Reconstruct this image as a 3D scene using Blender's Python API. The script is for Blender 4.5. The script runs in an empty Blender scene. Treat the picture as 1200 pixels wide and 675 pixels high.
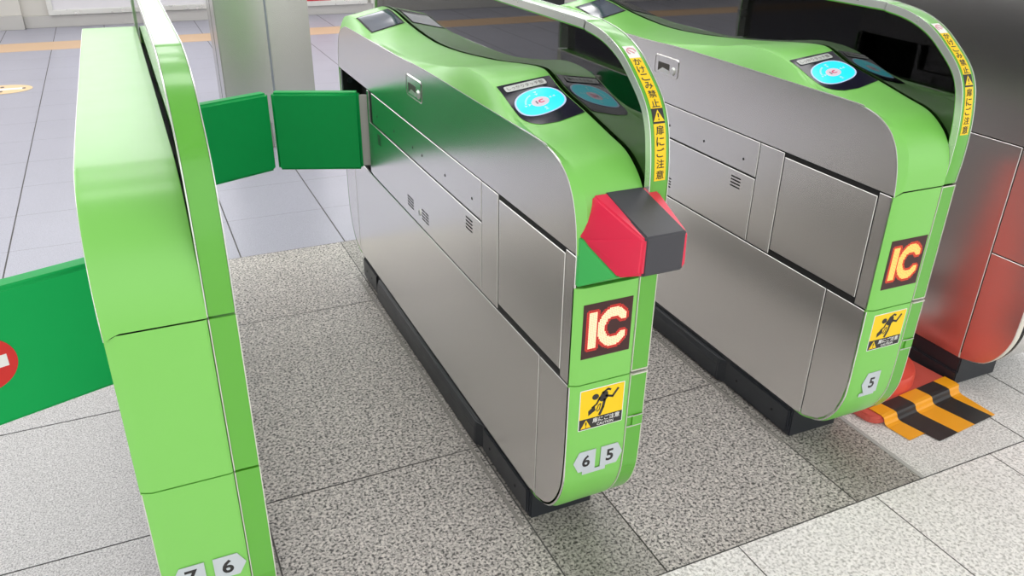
import bpy, bmesh, math, random
from mathutils import Vector, Matrix
random.seed(7)
SC = bpy.context.scene
COL = SC.collection

# ------------------------------------------------------------------ camera
CR = ((0.90827395, -0.41805915, 0.01614985),
      (-0.17508968, -0.41515512, -0.89286777),
      (0.37997624, 0.80800543, -0.45002925))
FOC = 955.704
cam = bpy.data.cameras.new('camera')
cam.sensor_fit = 'HORIZONTAL'
cam.sensor_width = 36.0
cam.lens = FOC / 1200 * 36.0
cam.clip_start = 0.02
co = bpy.data.objects.new('camera', cam)
COL.objects.link(co)
m = Matrix.Identity(4)
for i in range(3):
    m[i][0] = CR[0][i]
    m[i][1] = -CR[1][i]
    m[i][2] = -CR[2][i]
m[2][3] = 1.5
co.matrix_world = m
SC.camera = co

# ------------------------------------------------------------------ materials
def srgb(r, g, b):
    f = lambda c: c / 12.92 if c <= 0.04045 else ((c + 0.055) / 1.055) ** 2.4
    return (f(r / 255), f(g / 255), f(b / 255), 1)

def mat(name, col, rough=0.5, metal=0.0, coat=0.0, emit=0.0, spec=0.5, ecol=None, coat_rough=0.03, var=0.0):
    M = bpy.data.materials.new(name)
    M.use_nodes = True
    nt = M.node_tree
    b = nt.nodes['Principled BSDF']
    b.inputs['Base Color'].default_value = col
    b.inputs['Roughness'].default_value = rough
    b.inputs['Metallic'].default_value = metal
    b.inputs['Coat Weight'].default_value = coat
    b.inputs['Coat Roughness'].default_value = coat_rough
    b.inputs['Specular IOR Level'].default_value = spec
    if emit:
        b.inputs['Emission Color'].default_value = ecol or col
        b.inputs['Emission Strength'].default_value = emit
    if var:
        tc = nt.nodes.new('ShaderNodeTexCoord')
        n = nt.nodes.new('ShaderNodeTexNoise')
        n.inputs['Scale'].default_value = 14
        n.inputs['Detail'].default_value = 4
        mr = nt.nodes.new('ShaderNodeMapRange')
        mr.inputs['To Min'].default_value = rough - var
        mr.inputs['To Max'].default_value = rough + var
        nt.links.new(tc.outputs['Object'], n.inputs['Vector'])
        nt.links.new(n.outputs['Fac'], mr.inputs['Value'])
        nt.links.new(mr.outputs['Result'], b.inputs['Roughness'])
    return M

GREEN = mat('gate_green', srgb(126, 205, 88), 0.42, coat=0.6, coat_rough=0.27, var=0.04)
GREEN_RAIL = mat('rail_green', srgb(92, 176, 48), 0.34, coat=0.6, coat_rough=0.15, var=0.04)
GREEN_FACET = mat('facet_green', srgb(66, 184, 92), 0.38, var=0.04)
FLAP = mat('flap_vinyl', srgb(0, 170, 82), 0.5, spec=0.25, var=0.05)
SILVER = mat('silver_edge', srgb(228, 230, 226), 0.28, metal=0.75, var=0.03)
WHITE_EDGE = mat('white_edge', srgb(214, 214, 200), 0.4, var=0.04)
DARK = mat('dark_gap', srgb(15, 15, 16), 0.6, var=0.05)
BLACKP = mat('plinth_black', srgb(42, 45, 50), 0.38, var=0.08)
RED = mat('nose_red', srgb(232, 42, 78), 0.36, coat=0.3, coat_rough=0.1, var=0.04)
CHAR = mat('nose_charcoal', srgb(62, 62, 68), 0.42, var=0.04)
YELLOW = mat('sticker_yellow', srgb(250, 210, 8), 0.45, var=0.04)
INK = mat('sticker_black', srgb(44, 42, 42), 0.5, var=0.04)
PALE = mat('sticker_grey', srgb(196, 204, 208), 0.45, var=0.04)
WHITE = mat('sticker_white', srgb(240, 240, 236), 0.5, var=0.04)
PINK = mat('sticker_pink', srgb(225, 150, 165), 0.5, var=0.04)
SIGNRED = mat('sign_red', srgb(214, 38, 32), 0.42, var=0.04)
HINGE = mat('hinge_grey', srgb(205, 205, 198), 0.45, var=0.04)
CONE = mat('cone_plastic', srgb(228, 84, 66), 0.4, var=0.06)
TAPEY = mat('tape_yellow', srgb(250, 172, 22), 0.4, var=0.05)
TAPEB = mat('tape_black', srgb(40, 36, 36), 0.42, var=0.05)
CREAM = mat('front_cream', srgb(226, 220, 206), 0.4, var=0.04)
SCREEN = mat('reader_glass', srgb(14, 12, 36), 0.12, spec=0.35, var=0.02)
LCD = mat('display_glass', srgb(70, 80, 98), 0.08, spec=0.6, coat=0.2, var=0.02)
LABEL = mat('label_plate', srgb(206, 210, 206), 0.4, var=0.04)
CYAN = mat('reader_cyan', srgb(0, 60, 70), 0.3, emit=1.15, ecol=srgb(0, 236, 250), var=0.02)
RINGL = mat('reader_ring', srgb(90, 100, 120), 0.3, emit=0.85, ecol=srgb(205, 225, 255), var=0.02)
HUBL = mat('reader_hub', srgb(120, 110, 120), 0.3, emit=0.7, ecol=srgb(255, 236, 246), var=0.02)
MARKL = mat('reader_mark', srgb(120, 140, 140), 0.3, emit=0.7, ecol=srgb(200, 255, 255), var=0.02)
LOGOG = mat('reader_logo_grey', srgb(130, 124, 134), 0.4, var=0.02)
LOGOP = mat('reader_logo_pink', srgb(226, 84, 128), 0.4, var=0.02)
LED_OFF = mat('led_off', srgb(72, 40, 40), 0.35, var=0.03)
LED_ON = mat('led_on', srgb(200, 120, 80), 0.4, emit=1.0, ecol=(1.8, 1.1, 0.72, 1), var=0.02)
LED_HALO = mat('led_halo', srgb(120, 30, 24), 0.4, emit=1.0, ecol=(0.62, 0.03, 0.02, 1), var=0.02)  # painted halo: red glow spilling from the letters, as emissive cells
LED_ON2 = mat('led_on_amber', srgb(200, 100, 50), 0.4, emit=1.0, ecol=(1.8, 0.92, 0.22, 1), var=0.02)
LED_HALO2 = mat('led_halo_amber', srgb(120, 40, 24), 0.4, emit=1.0, ecol=(0.75, 0.05, 0.01, 1), var=0.02)
LAMP = mat('lamp_diffuser', (0.9, 0.9, 0.9, 1), 0.5, emit=5.0, ecol=(1, 0.99, 0.97, 1), var=0.02)
WALL = mat('wall_panel', srgb(206, 203, 196), 0.45, var=0.08)
WALLDARK = mat('wall_dark', srgb(30, 30, 34), 0.4, var=0.05)
BOARD = mat('board_white', srgb(222, 220, 224), 0.3, var=0.05)
CEIL = mat('ceiling_white', srgb(225, 225, 222), 0.7, var=0.05)
POSTER_RED = mat('poster_red', srgb(196, 44, 56), 0.45, var=0.04)
POSTER_WHITE = mat('poster_white', srgb(232, 222, 222), 0.45, var=0.04)
ORANGE_PAPER = mat('poster_orange', srgb(228, 150, 110), 0.45, var=0.04)

def steel(name, col, rough, axis):
    """brushed stainless: fine streaks along 'axis' in object space"""
    M = bpy.data.materials.new(name)
    M.use_nodes = True
    nt = M.node_tree
    N, L = nt.nodes, nt.links
    b = N['Principled BSDF']
    b.inputs['Metallic'].default_value = 1.0
    b.inputs['Anisotropic'].default_value = 0.55
    tc = N.new('ShaderNodeTexCoord')
    mp = N.new('ShaderNodeMapping')
    mp.inputs['Scale'].default_value = {'y': (300, 4, 300), 'z': (300, 300, 4)}[axis]
    nz = N.new('ShaderNodeTexNoise')
    nz.inputs['Scale'].default_value = 1.6
    nz.inputs['Detail'].default_value = 3
    L.new(tc.outputs['Object'], mp.inputs['Vector'])
    L.new(mp.outputs['Vector'], nz.inputs['Vector'])
    mr = N.new('ShaderNodeMapRange')
    mr.inputs['To Min'].default_value = rough - 0.008
    mr.inputs['To Max'].default_value = rough + 0.008
    L.new(nz.outputs['Fac'], mr.inputs['Value'])
    L.new(mr.outputs['Result'], b.inputs['Roughness'])
    mx = N.new('ShaderNodeMix')
    mx.data_type = 'RGBA'
    mx.inputs[6].default_value = tuple(c * 0.98 for c in col[:3]) + (1,)
    mx.inputs[7].default_value = tuple(min(1, c * 1.02) for c in col[:3]) + (1,)
    L.new(nz.outputs['Fac'], mx.inputs[0])
    L.new(mx.outputs[2], b.inputs['Base Color'])
    tg = N.new('ShaderNodeTangent')
    tg.direction_type = 'RADIAL'
    tg.axis = 'Z'
    L.new(tg.outputs['Tangent'], b.inputs['Tangent'])
    b.inputs['Anisotropic Rotation'].default_value = 0.25 if axis == 'z' else 0.0
    return M

STEEL = steel('brushed_steel', (0.86, 0.845, 0.83, 1), 0.25, 'y')
STEEL_END = steel('brushed_steel_end', (0.86, 0.84, 0.83, 1), 0.28, 'y')
POLISHED = mat('polished_edge', (0.80, 0.79, 0.77, 1), 0.35, metal=0.85, var=0.03)
STEEL_COL = steel('column_steel', (0.55, 0.555, 0.52, 1), 0.26, 'z')

def smoked():
    M = bpy.data.materials.new('smoked_acrylic')
    M.use_nodes = True
    nt = M.node_tree
    N, L = nt.nodes, nt.links
    N.remove(N['Principled BSDF'])
    out = [n for n in N if n.type == 'OUTPUT_MATERIAL'][0]
    tr = N.new('ShaderNodeBsdfTransparent')
    tr.inputs['Color'].default_value = (0.135, 0.12, 0.15, 1)
    gl = N.new('ShaderNodeBsdfGlossy')
    gl.inputs['Color'].default_value = (1, 1, 1, 1)
    gl.inputs['Roughness'].default_value = 0.015
    tcs = N.new('ShaderNodeTexCoord')
    nz = N.new('ShaderNodeTexNoise')
    nz.inputs['Scale'].default_value = 6
    mr = N.new('ShaderNodeMapRange')
    mr.inputs['To Min'].default_value = 0.01
    mr.inputs['To Max'].default_value = 0.03
    L.new(tcs.outputs['Object'], nz.inputs['Vector'])
    L.new(nz.outputs['Fac'], mr.inputs['Value'])
    L.new(mr.outputs['Result'], gl.inputs['Roughness'])
    fr = N.new('ShaderNodeFresnel')
    fr.inputs['IOR'].default_value = 2.1
    mx = N.new('ShaderNodeMixShader')
    L.new(fr.outputs['Fac'], mx.inputs[0])
    L.new(tr.outputs[0], mx.inputs[1])
    L.new(gl.outputs[0], mx.inputs[2])
    L.new(mx.outputs[0], out.inputs[0])
    return M
SMOKED = smoked()

def granite(name, light, dark, scale, amount, rough=0.42, extra=0.25, worn=0.0):
    """speckled stone: dark and light chips over a mottled ground"""
    M = bpy.data.materials.new(name)
    M.use_nodes = True
    nt = M.node_tree
    N, L = nt.nodes, nt.links
    b = N['Principled BSDF']
    b.inputs['Roughness'].default_value = rough
    tc = N.new('ShaderNodeTexCoord')
    def noise(s, d=2, dist=0.0):
        n = N.new('ShaderNodeTexNoise')
        n.inputs['Scale'].default_value = s
        n.inputs['Detail'].default_value = d
        n.inputs['Distortion'].default_value = dist
        L.new(tc.outputs['Object'], n.inputs['Vector'])
        return n
    n1 = noise(scale, 3, 0.4)
    r1 = N.new('ShaderNodeValToRGB')
    r1.color_ramp.elements[0].position = 0.5 - amount
    r1.color_ramp.elements[0].color = dark
    r1.color_ramp.elements[1].position = 0.5 + 0.04
    r1.color_ramp.elements[1].color = light
    L.new(n1.outputs['Fac'], r1.inputs[0])
    v = N.new('ShaderNodeTexVoronoi')
    v.inputs['Scale'].default_value = scale * 1.25
    L.new(tc.outputs['Object'], v.inputs['Vector'])
    mx = N.new('ShaderNodeMix')
    mx.data_type = 'RGBA'
    mx.blend_type = 'MULTIPLY'
    mx.inputs[0].default_value = extra
    L.new(r1.outputs[0], mx.inputs[6])
    bw = N.new('ShaderNodeRGBToBW')
    L.new(v.outputs['Color'], bw.inputs[0])
    mr = N.new('ShaderNodeMapRange')
    mr.inputs['From Min'].default_value = 0.2
    mr.inputs['From Max'].default_value = 0.8
    mr.inputs['To Min'].default_value = 0.45
    mr.inputs['To Max'].default_value = 1.3
    L.new(bw.outputs[0], mr.inputs['Value'])
    L.new(mr.outputs['Result'], mx.inputs[7])
    n2 = noise(1.7, 4)
    mr2 = N.new('ShaderNodeMapRange')
    mr2.inputs['To Min'].default_value = 0.90 - worn
    mr2.inputs['To Max'].default_value = 1.08
    L.new(n2.outputs['Fac'], mr2.inputs['Value'])
    mx2 = N.new('ShaderNodeMix')
    mx2.data_type = 'RGBA'
    mx2.blend_type = 'MULTIPLY'
    mx2.inputs[0].default_value = 1
    L.new(mx.outputs[2], mx2.inputs[6])
    L.new(mr2.outputs['Result'], mx2.inputs[7])
    L.new(mx2.outputs[2], b.inputs['Base Color'])
    return M

G_FAR = granite('tile_far', srgb(166, 166, 180), srgb(142, 142, 156), 260, 0.16, 0.32, 0.12)
G_MID = granite('tile_passage', srgb(206, 200, 194), srgb(70, 68, 66), 135, 0.14, 0.42, 0.55, 0.04)
G_STRIP = granite('tile_under_gate', srgb(184, 179, 172), srgb(72, 70, 68), 140, 0.14, 0.42, 0.5, 0.08)
G_LEFT = granite('tile_left', srgb(206, 204, 204), srgb(146, 145, 146), 240, 0.13, 0.38, 0.3)
G_FRONT = granite('tile_front', srgb(248, 245, 242), srgb(165, 161, 156), 120, 0.22, 0.45, 0.2)
G_SIDE = granite('tile_side', srgb(236, 235, 232), srgb(178, 176, 172), 170, 0.16, 0.42, 0.28)
GROUT = mat('grout', srgb(96, 94, 92), 0.8, var=0.05)
TACT = mat('floor_yellow', srgb(205, 172, 138), 0.5, var=0.05)
STICK_ORANGE = mat('floor_sticker_orange', srgb(226, 196, 150), 0.5, var=0.05)
STICK_DOT = mat('floor_sticker_dark', srgb(86, 70, 70), 0.5, var=0.05)

# ------------------------------------------------------------------ object helpers
def link(name, me, parent=None, mats=()):
    o = bpy.data.objects.new(name, me)
    COL.objects.link(o)
    for x in mats:
        me.materials.append(x)
    if parent is not None:
        o.parent = parent
    return o

def bm_obj(name, bm, mats, parent=None, smooth=False, ang=35):
    bmesh.ops.recalc_face_normals(bm, faces=bm.faces[:])
    me = bpy.data.meshes.new(name)
    bm.to_mesh(me)
    bm.free()
    if not isinstance(mats, (list, tuple)):
        mats = [mats]
    o = link(name, me, parent, mats)
    if smooth:
        me.polygons.foreach_set('use_smooth', [True] * len(me.polygons))
        try:
            me.set_sharp_from_angle(angle=math.radians(ang))
        except Exception:
            pass
    return o

def thing(name, label, cat, loc=(0, 0, 0), rz=0.0, group=None):
    o = bpy.data.objects.new(name, None)
    o.empty_display_size = 0.1
    COL.objects.link(o)
    o.location = loc
    o.rotation_euler = (0, 0, rz)
    tag(o, label, cat, group)
    return o

def tag(o, label, cat, group=None):
    o['label'] = label
    o['category'] = cat
    if group:
        o['group'] = group

def structure(o, label=None):
    o['kind'] = 'structure'
    if label:
        o['label'] = label
    return o

def prism_x(bm, poly, x0, x1, bev=0.0, mi=0, seg=2, edge_mi=None):
    """extrude a (y,z) outline between x0 and x1; bevels all the edges"""
    b2 = bmesh.new()
    vs = [b2.verts.new((x0, y, z)) for y, z in poly]
    f = b2.faces.new(vs)
    r = bmesh.ops.extrude_face_region(b2, geom=[f])
    for v in r['geom']:
        if isinstance(v, bmesh.types.BMVert):
            v.co.x = x1
    bmesh.ops.recalc_face_normals(b2, faces=b2.faces[:])
    if bev:
        es = [e for e in b2.edges if abs(e.verts[0].co.x - e.verts[1].co.x) < 1e-7]
        bmesh.ops.bevel(b2, geom=es, offset=bev, segments=seg, affect='EDGES', clamp_overlap=True)
        b2.normal_update()
        if edge_mi is not None:
            for f in b2.faces:
                if 0.1 < abs(f.normal.x) < 0.99:
                    f.material_index = edge_mi - mi
    merge(bm, b2, mi)

def prism(bm, poly3, vec, bev=0.0, mi=0, seg=2):
    b2 = bmesh.new()
    vs = [b2.verts.new(p) for p in poly3]
    f = b2.faces.new(vs)
    r = bmesh.ops.extrude_face_region(b2, geom=[f])
    nv = [v for v in r['geom'] if isinstance(v, bmesh.types.BMVert)]
    for v in nv:
        v.co += Vector(vec)
    bmesh.ops.recalc_face_normals(b2, faces=b2.faces[:])
    if bev:
        bmesh.ops.bevel(b2, geom=b2.edges[:], offset=bev, segments=seg, affect='EDGES', clamp_overlap=True)
    merge(bm, b2, mi)

def merge(bm, b2, mi=0):
    mp = {}
    for v in b2.verts:
        mp[v] = bm.verts.new(v.co)
    for f in b2.faces:
        try:
            nf = bm.faces.new([mp[v] for v in f.verts])
            nf.material_index = mi + f.material_index
        except ValueError:
            pass
    b2.free()

def box(bm, a, b, bev=0.0, mi=0, seg=2):
    x0, y0, z0 = a
    x1, y1, z1 = b
    prism(bm, [(x0, y0, z0), (x1, y0, z0), (x1, y1, z0), (x0, y1, z0)], (0, 0, z1 - z0), bev, mi, seg)

def cyl(bm, c, axis, r, h, n=24, mi=0, bev=0.0):
    axis = Vector(axis).normalized()
    u = axis.orthogonal().normalized()
    w = axis.cross(u)
    pts = [Vector(c) + u * (r * math.cos(2 * math.pi * k / n)) + w * (r * math.sin(2 * math.pi * k / n)) for k in range(n)]
    prism(bm, pts, axis * h, bev, mi)

def hull(bm, pts, bev=0.0, mi=0, seg=3):
    b2 = bmesh.new()
    for p in pts:
        b2.verts.new(p)
    r = bmesh.ops.convex_hull(b2, input=b2.verts[:])
    bad = [g for g in r['geom_interior'] + r['geom_unused'] if isinstance(g, bmesh.types.BMVert)]
    if bad:
        bmesh.ops.delete(b2, geom=bad, context='VERTS')
    bmesh.ops.dissolve_limit(b2, angle_limit=math.radians(4), verts=b2.verts[:], edges=b2.edges[:])
    bmesh.ops.recalc_face_normals(b2, faces=b2.faces[:])
    if bev:
        bmesh.ops.bevel(b2, geom=b2.edges[:], offset=bev, segments=seg, affect='EDGES', clamp_overlap=True)
    merge(bm, b2, mi)

def rrect(a0, b0, a1, b1, r, n=6):
    """rounded rectangle in 2-D, counter-clockwise"""
    out = []
    for cx, cy, s in ((a1 - r, b0 + r, -90), (a1 - r, b1 - r, 0), (a0 + r, b1 - r, 90), (a0 + r, b0 + r, 180)):
        for k in range(n + 1):
            t = math.radians(s + 90 * k / n)
            out.append((cx + r * math.cos(t), cy + r * math.sin(t)))
    return out

class Frame:
    """a plane: origin o, unit axes u (right) and v (up), normal n towards the viewer"""
    def __init__(s, o, u, v):
        s.o = Vector(o)
        s.u = Vector(u).normalized()
        s.v = Vector(v).normalized()
        s.n = s.u.cross(s.v).normalized()
    def p(s, a, b, h=0.0):
        return s.o + s.u * a + s.v * b + s.n * h

def decal(bm, fr, poly, h0, h1, mi=0):
    """a thin flat piece lying on the plane fr"""
    prism(bm, [fr.p(a, b, h0) for a, b in poly], fr.n * (h1 - h0), 0, mi)

def stroke(bm, fr, pts, w, h0, h1, mi=0):
    """thick poly-line lying on the plane"""
    for (a, b), (c, d) in zip(pts, pts[1:]):
        L = math.hypot(c - a, d - b) or 1e-9
        nx, ny = -(d - b) / L * w / 2, (c - a) / L * w / 2
        ex, ey = (c - a) / L * w * 0.25, (d - b) / L * w * 0.25
        decal(bm, fr, [(a - ex - nx, b - ey - ny), (c + ex - nx, d + ey - ny), (c + ex + nx, d + ey + ny), (a - ex + nx, b - ey + ny)], h0, h1, mi)

def lettering(name, txt, fr, a0, b0, a1, b1, h, material, parent, bold=0.0, keep=False, thick=0.0004):
    """text laid on plane fr, filling the box (a0,b0)-(a1,b1)"""
    cu = bpy.data.curves.new('txt', 'FONT')
    cu.body = txt
    cu.size = 1.0
    cu.resolution_u = 3
    cu.offset = bold
    cu.extrude = 0.0
    to = bpy.data.objects.new('txt', cu)
    COL.objects.link(to)
    dg = bpy.context.evaluated_depsgraph_get()
    dg.update()
    me = bpy.data.meshes.new_from_object(to.evaluated_get(dg))
    COL.objects.unlink(to)
    bpy.data.objects.remove(to)
    bpy.data.curves.remove(cu)
    me.name = name
    if not len(me.vertices):
        return None
    xs = [v.co.x for v in me.vertices]
    ys = [v.co.y for v in me.vertices]
    X0, X1, Y0, Y1 = min(xs), max(xs), min(ys), max(ys)
    sx = (a1 - a0) / max(1e-6, X1 - X0)
    sy = (b1 - b0) / max(1e-6, Y1 - Y0)
    if keep:
        sx = sy = min(sx, sy)
    ca, cb = (a0 + a1) / 2, (b0 + b1) / 2
    bm = bmesh.new()
    bm.from_mesh(me)
    bpy.data.meshes.remove(me)
    for v in bm.verts:
        v.co = fr.p(ca + (v.co.x - (X0 + X1) / 2) * sx, cb + (v.co.y - (Y0 + Y1) / 2) * sy, h)
    r = bmesh.ops.extrude_face_region(bm, geom=bm.faces[:])
    for v in r['geom']:
        if isinstance(v, bmesh.types.BMVert):
            v.co += fr.n * thick
    return bm_obj(name, bm, material, parent)

def resample(pts, n):
    P = [Vector(p) for p in pts]
    d = [0.0]
    for a, b in zip(P, P[1:]):
        d.append(d[-1] + (b - a).length)
    out = []
    j = 0
    for k in range(n):
        t = d[-1] * k / (n - 1)
        while j < len(P) - 2 and d[j + 1] < t:
            j += 1
        s = (t - d[j]) / max(1e-9, d[j + 1] - d[j])
        out.append(P[j].lerp(P[j + 1], min(1, max(0, s))))
    return out

def catmull(pts, n=6):
    P = [Vector(p) for p in pts]
    P = [P[0] * 2 - P[1]] + P + [P[-1] * 2 - P[-2]]
    out = []
    for i in range(1, len(P) - 2):
        for k in range(n):
            t = k / n
            a, b, c, d = P[i - 1], P[i], P[i + 1], P[i + 2]
            out.append(0.5 * (2 * b + (c - a) * t + (2 * a - 5 * b + 4 * c - d) * t * t + (3 * b - a - 3 * c + d) * t ** 3))
    out.append(P[-2])
    return out

def loft(bm, rails, mi=0):
    """skin between poly-lines of equal length"""
    V = [[bm.verts.new(p) for p in r] for r in rails]
    for a, b in zip(V, V[1:]):
        for i in range(len(a) - 1):
            f = bm.faces.new((a[i], a[i + 1], b[i + 1], b[i]))
            f.material_index = mi
    return V

def clip(poly, axis, val, keep_less):
    out = []
    n = len(poly)
    for i in range(n):
        p, q = poly[i], poly[(i + 1) % n]
        ip = (p[axis] <= val) == keep_less or p[axis] == val
        iq = (q[axis] <= val) == keep_less or q[axis] == val
        if ip:
            out.append(p)
        if ip != iq:
            t = (val - p[axis]) / (q[axis] - p[axis])
            out.append(tuple(p[k] + t * (q[k] - p[k]) for k in range(2)))
    return out

# ------------------------------------------------------------------ ticket gate
LEN = 1.925
W_BODY = 0.150
X_RAIL0, X_RAIL1 = 0.1525, 0.197
BOT = [(0.003, 0.36), (0.004, 0.30), (0.009, 0.241), (0.032, 0.18), (0.074, 0.130), (0.140, 0.108), (0.17, 0.105)]
TOPS = [(0.003, 0.829), (0.006, 0.86), (0.014, 0.903), (0.033, 0.949), (0.064, 0.983), (0.106, 1.004), (0.155, 1.014), (0.21, 1.018)]
STEEL_TOP = catmull([(p[0], p[1], 0) for p in TOPS], 4) 
STEEL_TOP = [(p.x, p.y) for p in STEEL_TOP]
STEEL_BOT = [(p.x, p.y) for p in catmull([(p[0], p[1], 0) for p in BOT], 4)]
def back(pts, dz=0.0):
    return [(LEN - y, z + dz) for y, z in reversed(pts)]
def outline():
    """whole side outline, clockwise from the bottom front"""
    return list(reversed(STEEL_BOT)) + STEEL_TOP + [(0.87, 1.020), (1.15, 1.012)] + back(STEEL_TOP, -0.012)[0:] + list(reversed(back(STEEL_BOT)))[::-1]
OUT = list(reversed(STEEL_BOT)) + STEEL_TOP + [(0.87, 1.020), (1.15, 1.012)] + back(STEEL_TOP, -0.012) + back(list(reversed(STEEL_BOT)))
CREST = [(-.003, .8425), (-.003, .87), (-.001, .90), (.010, .94), (.04, .972), (.09, .995), (.16, 1.008), (.245, 1.012), (.337, 1.026), (.43, 1.056), (.5, 1.072), (.56, 1.077), (.64, 1.074), (.767, 1.052), (.97, 1.026), (1.265, 1.010), (1.49, 1.018), (1.70, 1.040), (1.80, 1.036), (1.87, 1.015), (1.91, .965), (1.925, .90), (1.925, .829)]
RIGHT = [(-.004, .8425), (-.004, .87), (-.003, .90), (.010, .94), (.040, .976), (.09, 1.006), (.16, 1.022), (.265, 1.045), (.37, 1.066), (.44, 1.09), (.475, 1.096), (.55, 1.09), (.72, 1.067), (.83, 1.055), (1.016, 1.038), (1.19, 1.03), (1.33, 1.034), (1.486, 1.047), (1.655, 1.068), (1.80, 1.064), (1.87, 1.03), (1.91, .975), (1.925, .90), (1.925, .829)]
FLATH = [(-.004, .8425), (-.003, .87), (.006, .918), (.027, .962), (.065, 1.004), (.115, 1.034), (.18, 1.05), (.25, 1.056), (.6, 1.057), (1.2, 1.051), (1.68, 1.046), (1.80, 1.034), (1.86, 1.01), (1.905, .965), (1.925, .90), (1.925, .829)]
ARCH_H = [(0.0, .8425), (-.004, .90), (-.003, .976), (.006, 1.04), (.019, 1.083), (.042, 1.119), (.082, 1.155), (.135, 1.192), (.20, 1.217), (.275, 1.229), (.36, 1.232)]
ARCH = [(p.x, p.y) for p in catmull([(a, b, 0) for a, b in ARCH_H + [(LEN / 2, 1.232)] + back(ARCH_H)], 6)]

def interp(tab, y):
    for (a, b), (c, d) in zip(tab, tab[1:]):
        if a <= y <= c and c > a:
            return b + (d - b) * (y - a) / (c - a)
    return tab[-1][1]

def offset_curve(pts, d):
    """shift a (y,z) poly-line inwards (to its right-hand side when walking front-up-back)"""
    out = []
    n = len(pts)
    for i in range(n):
        a = pts[max(0, i - 1)]
        b = pts[min(n - 1, i + 1)]
        ty, tz = b[0] - a[0], b[1] - a[1]
        L = math.hypot(ty, tz) or 1
        out.append((pts[i][0] + tz / L * d, pts[i][1] - ty / L * d))
    return out

def steel_plate(name, parent, polys, x0=0.0, x1=0.0045, bev=0.0013, material=None):
    bm = bmesh.new()
    for p in polys:
        prism_x(bm, p, x1, x0, bev, 0, 1, 1)
    return bm_obj(name, bm, [material or STEEL, POLISHED], parent)

def rect(y0, z0, y1, z1):
    return [(y0, z0), (y0, z1), (y1, z1), (y1, z0)]

def slots(bm, y0, z0, n, w, dz, t=0.0042, slant=0.0):
    for k in range(n):
        zz = z0 - k * dz
        prism_x(bm, [(y0, zz), (y0, zz + t), (y0 + w, zz + t), (y0 + w, zz)], -0.0006, 0.002, 0)

FRONT_PROFILE = [(-.004, .519), (-.004, .40), (-.004, .34), (-.002, .29), (.005, .235), (.028, .177), (.070, .127), (.13, .100), (.17, .097)]
FRONT_PROFILE = [(p.x, p.y) for p in catmull([(a, b, 0) for a, b in FRONT_PROFILE], 5)]
CROSS = [(0.0, 0.0085), (0.0025, 0.0068), (0.018, 0.0), (0.1470, 0.0), (0.1505, 0.0020), (0.1520, 0.0048), (0.1520, 0.014), (0.0, 0.014)]

def front_skin(name, parent, prof, slant=0.0):
    bm = bmesh.new()
    rails = []
    for x, ins in CROSS:
        q = offset_curve(prof, -ins)
        if slant:
            q[0] = (q[0][0], q[0][1] - slant * (1 - min(1, x / 0.018)))
        rails.append([(x, a, b) for a, b in q])
    rails.append(rails[0])
    V = loft(bm, rails[:-1])
    a, b = V[-1], V[0]
    for i in range(len(a) - 1):
        bm.faces.new((a[i], a[i + 1], b[i + 1], b[i]))
    for e in (0, -1):
        bm.faces.new([r[e] for r in V])
    return bm_obj(name, bm, GREEN, parent, True, 25)

def rail_front(prof_z, name, parent, z0, z1):
    pass

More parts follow.
